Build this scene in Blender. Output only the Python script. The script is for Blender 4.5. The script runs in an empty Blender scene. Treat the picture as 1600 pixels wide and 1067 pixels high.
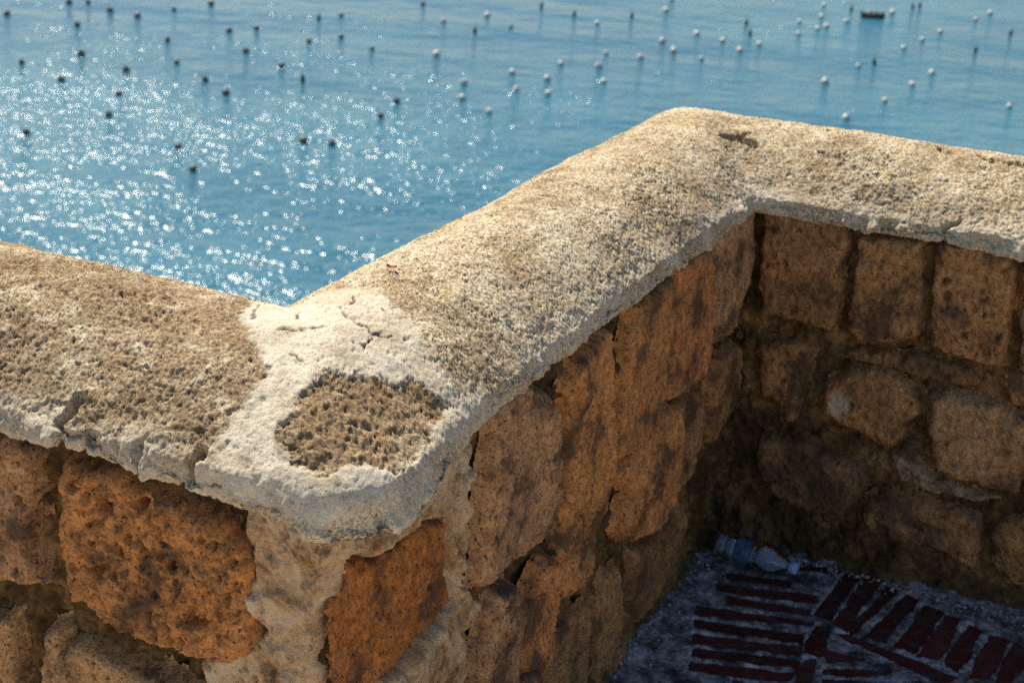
import bpy, math, random
import numpy as np
from mathutils import Matrix, Vector

SC = bpy.context.scene
COL = SC.collection
R_ = math.radians

# ------------------------------------------------------------------ camera
cam_data = bpy.data.cameras.new('camera')
cam = bpy.data.objects.new('camera', cam_data)
COL.objects.link(cam)
PITCH, YAW, ROLL = R_(21.944), R_(25.909), R_(2.5155)
_fh = Vector((-math.sin(YAW), math.cos(YAW), 0)); _r = Vector((math.cos(YAW), math.sin(YAW), 0)); _z = Vector((0, 0, 1))
_fw = _fh * math.cos(PITCH) - _z * math.sin(PITCH)
_up = _fh * math.sin(PITCH) + _z * math.cos(PITCH)
_r2 = _r * math.cos(ROLL) + _up * math.sin(ROLL)
_u2 = _up * math.cos(ROLL) - _r * math.sin(ROLL)
m = Matrix((_r2, _u2, -_fw)).transposed().to_4x4()
m.translation = Vector((0, 0, 1.7))
cam.matrix_world = m
cam_data.sensor_width = 36.0
cam_data.lens = 2362.5 / 1600 * 36
cam_data.clip_start = 0.05
cam_data.clip_end = 60000
cam_data.dof.use_dof = True
cam_data.dof.focus_distance = 2.15
cam_data.dof.aperture_fstop = 8.0
SC.camera = cam

# ------------------------------------------------------------------ light
SUN_EL, SUN_AZ = R_(49), R_(54)          # azimuth measured from +Y towards -X
SKY_STRENGTH, SUN_STRENGTH, EXPOSURE = 0.065, 5.0, 0.74
sun_dir = Vector((-math.sin(SUN_AZ) * math.cos(SUN_EL), math.cos(SUN_AZ) * math.cos(SUN_EL), math.sin(SUN_EL)))
world = bpy.data.worlds.new('World'); SC.world = world; world.use_nodes = True
wn = world.node_tree.nodes; wl = world.node_tree.links
sky = wn.new('ShaderNodeTexSky'); sky.sky_type = 'NISHITA'; sky.sun_disc = False
sky.sun_elevation = SUN_EL; sky.sun_rotation = -SUN_AZ
sky.air_density = 1.0; sky.dust_density = 0.3; sky.ozone_density = 1.5
wl.new(sky.outputs[0], wn['Background'].inputs[0]); wn['Background'].inputs[1].default_value = SKY_STRENGTH
sl = bpy.data.lights.new('sun', 'SUN'); sl.energy = SUN_STRENGTH; sl.angle = R_(0.53); sl.color = (1.0, 0.91, 0.76)
so = bpy.data.objects.new('sun', sl); COL.objects.link(so)
so.rotation_euler = sun_dir.to_track_quat('Z', 'Y').to_euler(); so.location = (-5, 6, 8)
vs = SC.view_settings
vs.view_transform = 'Standard'; vs.look = 'None'; vs.exposure = EXPOSURE; vs.gamma = 1.0; vs.use_curve_mapping = False
cy = SC.cycles
cy.use_denoising = False
cy.sample_clamp_indirect = 4.0
cy.sample_clamp_direct = 9.0
cy.max_bounces = 8; cy.diffuse_bounces = 4; cy.glossy_bounces = 3; cy.transmission_bounces = 8; cy.transparent_max_bounces = 8
cy.caustics_reflective = False; cy.caustics_refractive = False
cy.use_adaptive_sampling = False

# ------------------------------------------------------------------ noise
_rng = np.random.default_rng(7)
_PERM = np.concatenate([_rng.permutation(256)] * 3).astype(np.int32)
_G = _rng.normal(size=(256, 3)); _G /= np.linalg.norm(_G, axis=1, keepdims=True)
_G = _G.astype(np.float32)

def perlin(P, scale=1.0, seed=0):
    P = np.asarray(P, np.float32) * np.float32(scale) + np.float32(seed * 17.37)
    if P.shape[1] == 2:
        P = np.concatenate([P, np.full((len(P), 1), seed * 3.3 + .5, np.float32)], 1)
    i = np.floor(P).astype(np.int32); f = P - i; i &= 255
    u = f * f * f * (f * (f * 6 - 15) + 10)
    out = np.zeros(len(P), np.float32)
    for dx in (0, 1):
        wx = u[:, 0] if dx else 1 - u[:, 0]
        a = _PERM[i[:, 0] + dx]
        for dy in (0, 1):
            wy = wx * (u[:, 1] if dy else 1 - u[:, 1])
            b = _PERM[a + i[:, 1] + dy]
            for dz in (0, 1):
                g = _G[_PERM[b + i[:, 2] + dz] & 255]
                w = wy * (u[:, 2] if dz else 1 - u[:, 2])
                out += w * (g[:, 0] * (f[:, 0] - dx) + g[:, 1] * (f[:, 1] - dy) + g[:, 2] * (f[:, 2] - dz))
    return out * 1.5

def fbm(P, scale, octv=3, seed=0, gain=.5, lac=2.07):
    s = 0; a = 1.0
    for k in range(octv):
        s = s + a * perlin(P, scale * lac ** k, seed + k * 5); a *= gain
    return s

def worley(UV, scale, seed=0):
    """2D feature distance (in cell units) and a random number of the nearest cell"""
    Q = np.asarray(UV, np.float32) * scale + seed * 11.3
    i = np.floor(Q).astype(np.int64)
    best = np.full(len(Q), 9., np.float32); rnd = np.zeros(len(Q), np.float32)
    for dx in (-1, 0, 1):
        for dy in (-1, 0, 1):
            c = i + (dx, dy)
            h = (c[:, 0] * 73856093) ^ (c[:, 1] * 19349663) ^ (seed * 83492791 + 12345)
            h = (h ^ (h >> 13)) * 1274126177 & 0x7fffffff
            h = (h ^ (h >> 11)) * 668265263 & 0x7fffffff
            jx = (h & 1023) / 1023.; jy = ((h >> 10) & 1023) / 1023.; rr = ((h >> 20) & 1023) / 1023.
            d = np.hypot(c[:, 0] + jx - Q[:, 0], c[:, 1] + jy - Q[:, 1])
            k = d < best
            best = np.where(k, d, best); rnd = np.where(k, rr, rnd)
    return best, rnd

def sstep(a, b, x):
    t = np.clip((x - a) / (b - a), 0, 1); return t * t * (3 - 2 * t)

def poly_sdf(Q, poly):
    """signed distance, positive inside"""
    poly = np.asarray(poly, np.float32); Q = np.asarray(Q, np.float32)
    d = np.full(len(Q), 1e9, np.float32); ins = np.zeros(len(Q), bool)
    for k in range(len(poly)):
        a = poly[k]; b = poly[(k + 1) % len(poly)]; e = b - a; w = Q - a
        t = np.clip((w @ e) / max(float(e @ e), 1e-12), 0, 1)
        d = np.minimum(d, np.hypot(w[:, 0] - t * e[0], w[:, 1] - t * e[1]))
        if a[1] != b[1]:
            c = ((a[1] > Q[:, 1]) != (b[1] > Q[:, 1])) & (Q[:, 0] < (b[0] - a[0]) * (Q[:, 1] - a[1]) / (b[1] - a[1]) + a[0])
            ins ^= c
    return np.where(ins, d, -d)

def line_dist(Q, pts):
    pts = np.asarray(pts, np.float32); d = np.full(len(Q), 1., np.float32)
    near = np.where(((Q > pts.min(0) - .05) & (Q < pts.max(0) + .05)).all(1))[0]; full = d; Q = Q[near]; d = d[near]
    for a, b in zip(pts[:-1], pts[1:]):
        e = b - a; w = Q - a; t = np.clip((w @ e) / max(float(e @ e), 1e-12), 0, 1)
        d = np.minimum(d, np.linalg.norm(w - t[:, None] * e, axis=1))
    full[near] = d
    return full

# ------------------------------------------------------------------ object helpers
def link(o, parent=None):
    COL.objects.link(o)
    if parent is not None: o.parent = parent
    return o

def mesh_obj(name, V, F, mat, parent=None, smooth=True, masks=None):
    V = np.asarray(V, np.float32); F = np.asarray(F, np.int32)
    me = bpy.data.meshes.new(name)
    me.vertices.add(len(V)); me.vertices.foreach_set('co', V.ravel())
    n = F.shape[1]
    me.loops.add(F.size); me.loops.foreach_set('vertex_index', F.ravel())
    me.polygons.add(len(F)); me.polygons.foreach_set('loop_start', np.arange(0, F.size, n, dtype=np.int32))
    me.polygons.foreach_set('loop_total', np.full(len(F), n, np.int32))
    me.polygons.foreach_set('use_smooth', np.full(len(F), smooth))
    me.update(calc_edges=True)
    if masks is not None:
        at = me.attributes.new('mask', 'FLOAT_COLOR', 'POINT')
        c = np.ones((len(V), 4), np.float32); c[:, :masks.shape[1]] = masks
        at.data.foreach_set('color', c.ravel())
    me.materials.append(mat)
    o = bpy.data.objects.new(name, me)
    return link(o, parent)

def pick(V, F, keep, masks=None):
    """sub mesh of the faces in keep"""
    F = F[keep]; u, inv = np.unique(F, return_inverse=True)
    return V[u], inv.reshape(F.shape), (None if masks is None else masks[u])

def grid_faces(nu, nv, flip=False):
    i = np.arange(nu * nv).reshape(nu, nv)
    q = np.stack([i[:-1, :-1], i[1:, :-1], i[1:, 1:], i[:-1, 1:]], -1).reshape(-1, 4)
    return q[:, ::-1] if flip else q

def empty(name, loc=(0, 0, 0)):
    o = bpy.data.objects.new(name, None); o.location = loc
    o.empty_display_size = .1
    return link(o)

def tag(o, label=None, cat=None, group=None, kind=None):
    if label: o['label'] = label
    if cat: o['category'] = cat
    if group: o['group'] = group
    if kind: o['kind'] = kind
    return o

def box_vf(x0, x1, y0, y1, z0, z1):
    V = [(x, y, z) for z in (z0, z1) for y in (y0, y1) for x in (x0, x1)]
    F = [(0, 2, 3, 1), (4, 5, 7, 6), (0, 1, 5, 4), (2, 6, 7, 3), (0, 4, 6, 2), (1, 3, 7, 5)]
    return np.array(V, float), np.array(F)

def join(parts):
    V = []; F = []; n = 0
    for v, f in parts:
        V.append(v); F.append(np.asarray(f) + n); n += len(v)
    return np.concatenate(V), np.concatenate(F)

# ------------------------------------------------------------------ materials
class NT:
    def __init__(s, name):
        s.m = bpy.data.materials.new(name); s.m.use_nodes = True
        s.t = s.m.node_tree; s.p = s.t.nodes['Principled BSDF']; s.out = s.t.nodes['Material Output']
        s.geo = s.t.nodes.new('ShaderNodeNewGeometry')
    def n(s, kind, **kw):
        nd = s.t.nodes.new(kind)
        for k, v in kw.items(): setattr(nd, k, v)
        return nd
    def l(s, a, b): s.t.links.new(a, b)
    def noise(s, scale, detail=4, rough=.6, vec=None, dist=0.0):
        nd = s.n('ShaderNodeTexNoise'); nd.inputs['Scale'].default_value = scale
        nd.inputs['Detail'].default_value = detail; nd.inputs['Roughness'].default_value = rough
        nd.inputs['Distortion'].default_value = dist
        s.l(vec if vec is not None else s.geo.outputs['Position'], nd.inputs['Vector'])
        return nd.outputs['Fac']
    def ramp(s, fac, stops):
        r = s.n('ShaderNodeValToRGB'); el = r.color_ramp.elements
        while len(el) < len(stops): el.new(.5)
        for e, (p, c) in zip(el, stops):
            e.position = p; e.color = (*c, 1) if len(c) == 3 else c
        s.l(fac, r.inputs['Fac']); return r.outputs['Color']
    def mix(s, fac, a, b, mode='MIX'):
        x = s.n('ShaderNodeMix', data_type='RGBA', blend_type=mode)
        for v, k in ((fac, 0), (a, 6), (b, 7)):
            if hasattr(v, 'links') or isinstance(v, bpy.types.NodeSocket): s.l(v, x.inputs[k])
            elif k == 0: x.inputs[0].default_value = v
            else: x.inputs[k].default_value = (*v, 1)
        return x.outputs[2]
    def math(s, op, a, b=None):
        x = s.n('ShaderNodeMath', operation=op)
        for v, k in ((a, 0), (b, 1)):
            if v is None: continue
            if isinstance(v, bpy.types.NodeSocket): s.l(v, x.inputs[k])
            else: x.inputs[k].default_value = v
        return x.outputs[0]
    def bump(s, h, strength, dist, prev=None):
        b = s.n('ShaderNodeBump'); b.inputs['Strength'].default_value = strength; b.inputs['Distance'].default_value = dist
        s.l(h, b.inputs['Height'])
        if prev is not None: s.l(prev, b.inputs['Normal'])
        return b.outputs['Normal']
    def base(s, col): s.l(col, s.p.inputs['Base Color']) if isinstance(col, bpy.types.NodeSocket) else setattr(s.p.inputs['Base Color'], 'default_value', (*col, 1))
    def set(s, **kw):
        for k, v in kw.items(): s.p.inputs[k.replace('_', ' ')].default_value = v

def mat_coping():
    t = NT('coping_crust'); t.set(Roughness=.95); t.p.inputs['Specular IOR Level'].default_value = .15
    at = t.n('ShaderNodeAttribute', attribute_name='mask'); sep = t.n('ShaderNodeSeparateColor'); t.l(at.outputs['Color'], sep.inputs[0])
    big = t.noise(7, 3, .6); mid = t.noise(38, 5, .7); fine = t.noise(230, 4, .8)
    v = t.math('ADD', t.math('MULTIPLY', mid, .40), t.math('MULTIPLY', fine, .75)); v = t.math('SUBTRACT', v, .075)
    v = t.math('ADD', v, t.math('MULTIPLY', t.math('SUBTRACT', big, .5), .22))
    rough = t.ramp(v, [(.36, (.13, .085, .045)), (.43, (.36, .26, .145)), (.49, (.62, .50, .325)), (.57, (.84, .745, .56))])
    brown = t.ramp(v, [(.34, (.11, .066, .036)), (.47, (.30, .195, .105)), (.56, (.45, .325, .195)), (.68, (.62, .49, .325))])
    rough = t.mix(sep.outputs[1], rough, brown)
    fleck = t.ramp(t.math('ADD', t.math('MULTIPLY', t.noise(165, 4, .75, None, .3), .75), t.math('MULTIPLY', mid, .25)), [(.52, (0, 0, 0)), (.585, (.8, .8, .8))])
    rough = t.mix(fleck, rough, (.070, .046, .028))
    lich = t.ramp(t.noise(26, 3, .6, None, .5), [(.60, (0, 0, 0)), (.70, (1, 1, 1))])
    lb = t.n('ShaderNodeMix', data_type='FLOAT'); t.l(t.math('MULTIPLY', lich, sep.outputs[2]), lb.inputs[0]); lb.inputs[2].default_value = 0; lb.inputs[3].default_value = .75
    rough = t.mix(lb.outputs[0], rough, (.55, .40, .10))
    pl = t.ramp(t.math('ADD', t.math('MULTIPLY', t.noise(20, 5, .65), .6), t.math('MULTIPLY', fine, .4)),
                [(.32, (.42, .34, .23)), (.42, (.62, .54, .41)), (.50, (.74, .665, .53)), (.64, (.82, .765, .645))])
    wash = t.ramp(t.noise(9, 4, .65, None, .6), [(.40, (.55, .47, .36)), (.62, (1.04, 1.02, 1.0))])
    pl = t.mix(.35, pl, wash, 'MULTIPLY')
    pl = t.mix(t.ramp(t.noise(170, 3, .7), [(.61, (0, 0, 0)), (.68, (.7, .7, .7))]), pl, (.16, .11, .065))
    col = t.mix(sep.outputs[0], rough, pl)
    col = t.mix(t.math('MULTIPLY', at.outputs['Alpha'], .8), col, (.10, .065, .035))
    t.base(col)
    n1 = t.bump(fine, .8, .005); n2 = t.bump(t.noise(420, 3, .7), .6, .002, n1)
    t.l(n2, t.p.inputs['Normal'])
    return t.m

def mat_tuff():
    t = NT('tuff_stone'); t.set(Roughness=.92); t.p.inputs['Specular IOR Level'].default_value = .2
    oi = t.n('ShaderNodeObjectInfo')
    at = t.n('ShaderNodeAttribute', attribute_name='mask'); sep = t.n('ShaderNodeSeparateColor'); t.l(at.outputs['Color'], sep.inputs[0])
    a = t.noise(11, 5, .65); b = t.noise(60, 5, .7); c = t.noise(260, 3, .7)
    tone = t.ramp(t.math('ADD', t.math('MULTIPLY', b, .6), t.math('MULTIPLY', c, .4)), [(.34, (.24, .20, .18)), (.45, (.78, .75, .72)), (.53, (1.12, 1.10, 1.06)), (.63, (1.6, 1.55, 1.5))])
    col = t.mix(1.0, oi.outputs['Color'], tone, 'MULTIPLY')
    soot = t.ramp(t.math('ADD', t.math('MULTIPLY', a, .7), t.math('MULTIPLY', b, .3)), [(.50, (0, 0, 0)), (.58, (.88, .88, .88))])
    col = t.mix(soot, col, (.080, .050, .032))
    grey = t.ramp(t.noise(24, 4, .7, None, .4), [(.58, (0, 0, 0)), (.72, (.6, .6, .6))])
    col = t.mix(grey, col, (.22, .18, .15))
    spot = t.ramp(t.noise(150, 2, .6), [(.605, (0, 0, 0)), (.66, (.85, .85, .85))])
    col = t.mix(spot, col, (.05, .035, .025))
    col = t.mix(sep.outputs[0], col, (.72, .68, .62))          # lime stain
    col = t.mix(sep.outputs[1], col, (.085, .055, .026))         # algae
    t.base(col)
    n1 = t.bump(c, .5, .004); n2 = t.bump(b, .35, .008, n1)
    t.l(n2, t.p.inputs['Normal'])
    return t.m

def mat_mortar():
    t = NT('earth_mortar'); t.set(Roughness=.97); t.p.inputs['Specular IOR Level'].default_value = .1
    a = t.noise(9, 4, .65); b = t.noise(70, 5, .7); c = t.noise(300, 3, .7)
    col = t.ramp(t.math('ADD', t.math('MULTIPLY', a, .6), t.math('MULTIPLY', b, .4)),
                 [(.38, (.04, .027, .015)), (.47, (.12, .07, .030)), (.56, (.26, .15, .060)), (.68, (.40, .27, .145))])
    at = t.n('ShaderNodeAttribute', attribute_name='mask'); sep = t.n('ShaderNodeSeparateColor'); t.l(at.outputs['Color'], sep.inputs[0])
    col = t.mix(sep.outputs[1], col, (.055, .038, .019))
    t.base(col)
    t.l(t.bump(c, .5, .004, t.bump(b, .5, .008)), t.p.inputs['Normal'])
    return t.m

def mat_plaster():
    t = NT('wall_plaster'); t.set(Roughness=.95); t.p.inputs['Specular IOR Level'].default_value = .12
    a = t.noise(14, 5, .65, None, .6); b = t.noise(80, 5, .7); c = t.noise(320, 3, .7)
    col = t.ramp(t.math('ADD', t.math('MULTIPLY', a, .65), t.math('MULTIPLY', b, .35)),
                 [(.36, (.24, .135, .06)), (.44, (.46, .29, .15)), (.52, (.62, .44, .265)), (.64, (.72, .57, .39))])
    t.base(col); t.l(t.bump(c, .5, .004, t.bump(b, .6, .008)), t.p.inputs['Normal'])
    return t.m

def mat_floor_mortar():
    t = NT('floor_mortar'); t.set(Roughness=.9); t.p.inputs['Specular IOR Level'].default_value = .2
    a = t.noise(12, 4, .6); b = t.noise(90, 5, .7)
    col = t.ramp(t.math('ADD', t.math('MULTIPLY', a, .5), t.math('MULTIPLY', b, .5)),
                 [(.37, (.055, .052, .052)), (.47, (.18, .18, .185)), (.57, (.42, .42, .43))])
    sm = t.ramp(t.noise(22, 5, .7, None, .5), [(.40, (.30, .28, .28)), (.60, (1.25, 1.25, 1.28))])
    col = t.mix(1.0, col, sm, 'MULTIPLY')
    t.base(col); t.l(t.bump(b, .3, .003), t.p.inputs['Normal'])
    return t.m

def mat_terrace():
    t = NT('terrace_paving'); t.set(Roughness=.9)
    br = t.n('ShaderNodeTexBrick'); br.inputs['Scale'].default_value = 1.0
    br.inputs['Brick Width'].default_value = .21; br.inputs['Row Height'].default_value = .06; br.inputs['Mortar Size'].default_value = .006
    br.inputs['Color1'].default_value = (.58, .45, .32, 1); br.inputs['Color2'].default_value = (.64, .52, .38, 1); br.inputs['Mortar'].default_value = (.56, .50, .42, 1)
    t.l(t.geo.outputs['Position'], br.inputs['Vector'])
    d = t.ramp(t.noise(3, 5, .6), [(.3, (.75, .75, .75)), (.7, (1.1, 1.1, 1.1))])
    t.base(t.mix(1.0, br.outputs['Color'], d, 'MULTIPLY'))
    return t.m

def mat_brick():
    t = NT('floor_brick'); t.set(Roughness=.85); t.p.inputs['Specular IOR Level'].default_value = .2
    oi = t.n('ShaderNodeObjectInfo')
    b = t.noise(70, 5, .7)
    tone = t.ramp(b, [(.3, (.6, .6, .6)), (.7, (1.3, 1.25, 1.2))])
    col = t.mix(1.0, oi.outputs['Color'], tone, 'MULTIPLY')
    scum = t.ramp(t.noise(28, 5, .7, None, .5), [(.50, (0, 0, 0)), (.66, (.85, .85, .85))])
    col = t.mix(scum, col, (.08, .078, .08))
    t.base(col); t.l(t.bump(b, .4, .004), t.p.inputs['Normal'])
    return t.m

def mat_sea():
    t = NT('sea_water'); t.set(Roughness=.155, IOR=1.333)
    mp = t.n('ShaderNodeMapping'); mp.inputs['Rotation'].default_value = (0, 0, R_(-24)); mp.inputs['Scale'].default_value = (.72, 1, 1)
    t.l(t.geo.outputs['Position'], mp.inputs['Vector']); v = mp.outputs[0]
    w1 = t.noise(.10, 3, .5, v); w2 = t.noise(.50, 2, .5, v); w3 = t.noise(1.9, 2, .5, v)
    gust = t.noise(.030, 3, .55, v)
    col = t.ramp(gust, [(.38, (.020, .098, .148)), (.62, (.032, .144, .210))])
    t.base(col)
    g2 = t.ramp(gust, [(.36, (.40, .40, .40)), (.60, (1.2, 1.2, 1.2))])
    n1 = t.bump(w1, 1.0, 1.0); n2 = t.bump(t.math('MULTIPLY', w2, g2), 1.0, .40, n1); n3 = t.bump(t.math('MULTIPLY', w3, g2), 1.0, .20, n2)
    t.l(n3, t.p.inputs['Normal'])
    return t.m

def mat_plain(name, col, rough=.6, var=.25, scale=20, metal=0):
    t = NT(name); t.set(Roughness=rough, Metallic=metal)
    d = t.ramp(t.noise(scale, 4, .6), [(.3, tuple(c * (1 - var) for c in col)), (.7, tuple(min(1, c * (1 + var)) for c in col))])
    t.base(d); return t.m

M = dict(coping=mat_coping(), tuff=mat_tuff(), mortar=mat_mortar(), plaster=mat_plaster(), fmortar=mat_floor_mortar(),
         terrace=mat_terrace(), brick=mat_brick(), sea=mat_sea())

# ------------------------------------------------------------------ plan of the parapet
YA, XB, YC, ZL = 1.357, -.879, 2.949, .800        # inner lip lines and lip height
WA, WB, WC, RISE, NEXP = .47, .415, .445, .127, 1.85
FA, FB, FC = YA + .043, XB - .016, YC + .034      # planes of the inner wall faces
X_LEFT, X_RIGHT = -3.4, 1.5

def spread(a, b, breaks):
    """positions from a to b with the step given by breaks [(until, step)...]"""
    out = [a]; p = a
    for until, st in breaks:
        n = max(1, int(round((until - p) / st))); out += list(np.linspace(p, until, n + 1)[1:]); p = until
    return np.array(out)

def coping_base(fine=.0026):
    # profile parameter: under-lip, lip, crown, outer side
    th = np.linspace(0, math.pi, 1500)
    c = np.cos(th); sn = np.sin(th)
    tau = (1 - np.sign(c) * np.abs(c) ** (2 / NEXP)) / 2; zz = ZL + RISE * np.abs(sn) ** (2 / NEXP)
    w = .44
    k = tau < .5                                    # terrace side: small upright lip, then a sloping shoulder
    lipz = .010; q = np.clip(tau / .5, 0, 1)
    zin = ZL + lipz * np.sqrt(np.clip(q / .05, 0, 1)) + (RISE - lipz) * (1 - (1 - q) ** 1.95)
    zz = np.where(k, zin, zz)
    pr = np.stack([tau, zz], 1)
    pre = np.array([[.16, ZL - .002], [.10, ZL - .014], [.03, ZL - .016], [.008, ZL - .010]])
    post = np.array([[1.0, ZL - .03], [.97, ZL - .06], [.90, ZL - .06]])
    pr = np.concatenate([pre, pr, post])
    seg = np.hypot(np.diff(pr[:, 0]) * w, np.diff(pr[:, 1])); s = np.concatenate([[0], np.cumsum(seg)])
    vis = s[np.argmin(abs(pr[:, 0] - .86) + (pr[:, 1] < ZL) * 9)]
    ss = spread(0, s[-1], [(vis, fine), (s[-1], fine * 3)])
    tau = np.interp(ss, s, pr[:, 0]); zz = np.interp(ss, s, pr[:, 1])
    yA = YA + WA * tau; xB = XB - WB * tau; yC = YC + WC * tau
    rAB = np.clip(.075 - .20 * tau, .004, 1); rBC = np.clip(.10 * (tau - .55), .006, 1)
    uA = 1 - spread(0, 1, [(.40, fine / 2.3), (1, .014 / 2.3)])[::-1]
    uB = spread(0, 1, [(1, fine / 1.75)]); uC = spread(0, 1, [(.40, fine / 2.35), (1, .014 / 2.35)])
    ua = np.linspace(0, 1, 30)[1:-1]; ub = np.linspace(0, 1, 10)[1:-1]
    X = []; Y = []; S = []
    for u in uA: X.append(X_LEFT + (xB - rAB - X_LEFT) * u); Y.append(yA + 0 * u); S.append(0)
    for u in ua:
        a = u * math.pi / 2; X.append(xB - rAB + rAB * math.sin(a)); Y.append(yA + rAB - rAB * math.cos(a)); S.append(1)
    for u in uB: X.append(xB); Y.append(yA + rAB + (yC - rBC - yA - rAB) * u); S.append(2)
    for u in ub:
        a = u * math.pi / 2; X.append(xB + rBC - rBC * math.cos(a)); Y.append(yC - rBC + rBC * math.sin(a)); S.append(3)
    for u in uC: X.append(xB + rBC + (X_RIGHT - xB - rBC) * u); Y.append(yC + 0 * u); S.append(4)
    X = np.array(X); Y = np.array(Y); Z = np.broadcast_to(zz, X.shape).copy()
    P = np.stack([X, Y, Z], -1); S = np.array(S)
    return P, S, ss, tau

def grid_normals(P):
    du = np.gradient(P, axis=0); dv = np.gradient(P, axis=1)
    n = np.cross(du, dv); n /= np.maximum(np.linalg.norm(n, axis=-1, keepdims=True), 1e-9)
    return n

# fixed world axes that flatten the terrace side of the coping for drawing outlines on it
E1 = np.array([.80, .60, 0.0]); _d = np.array([-.48, .64, -.60]); E2 = np.cross(E1, _d); E2 /= np.linalg.norm(E2)
if E2[2] < 0: E2 = -E2
def flat2(P): return np.stack([P @ E1, P @ E2], -1)
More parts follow.
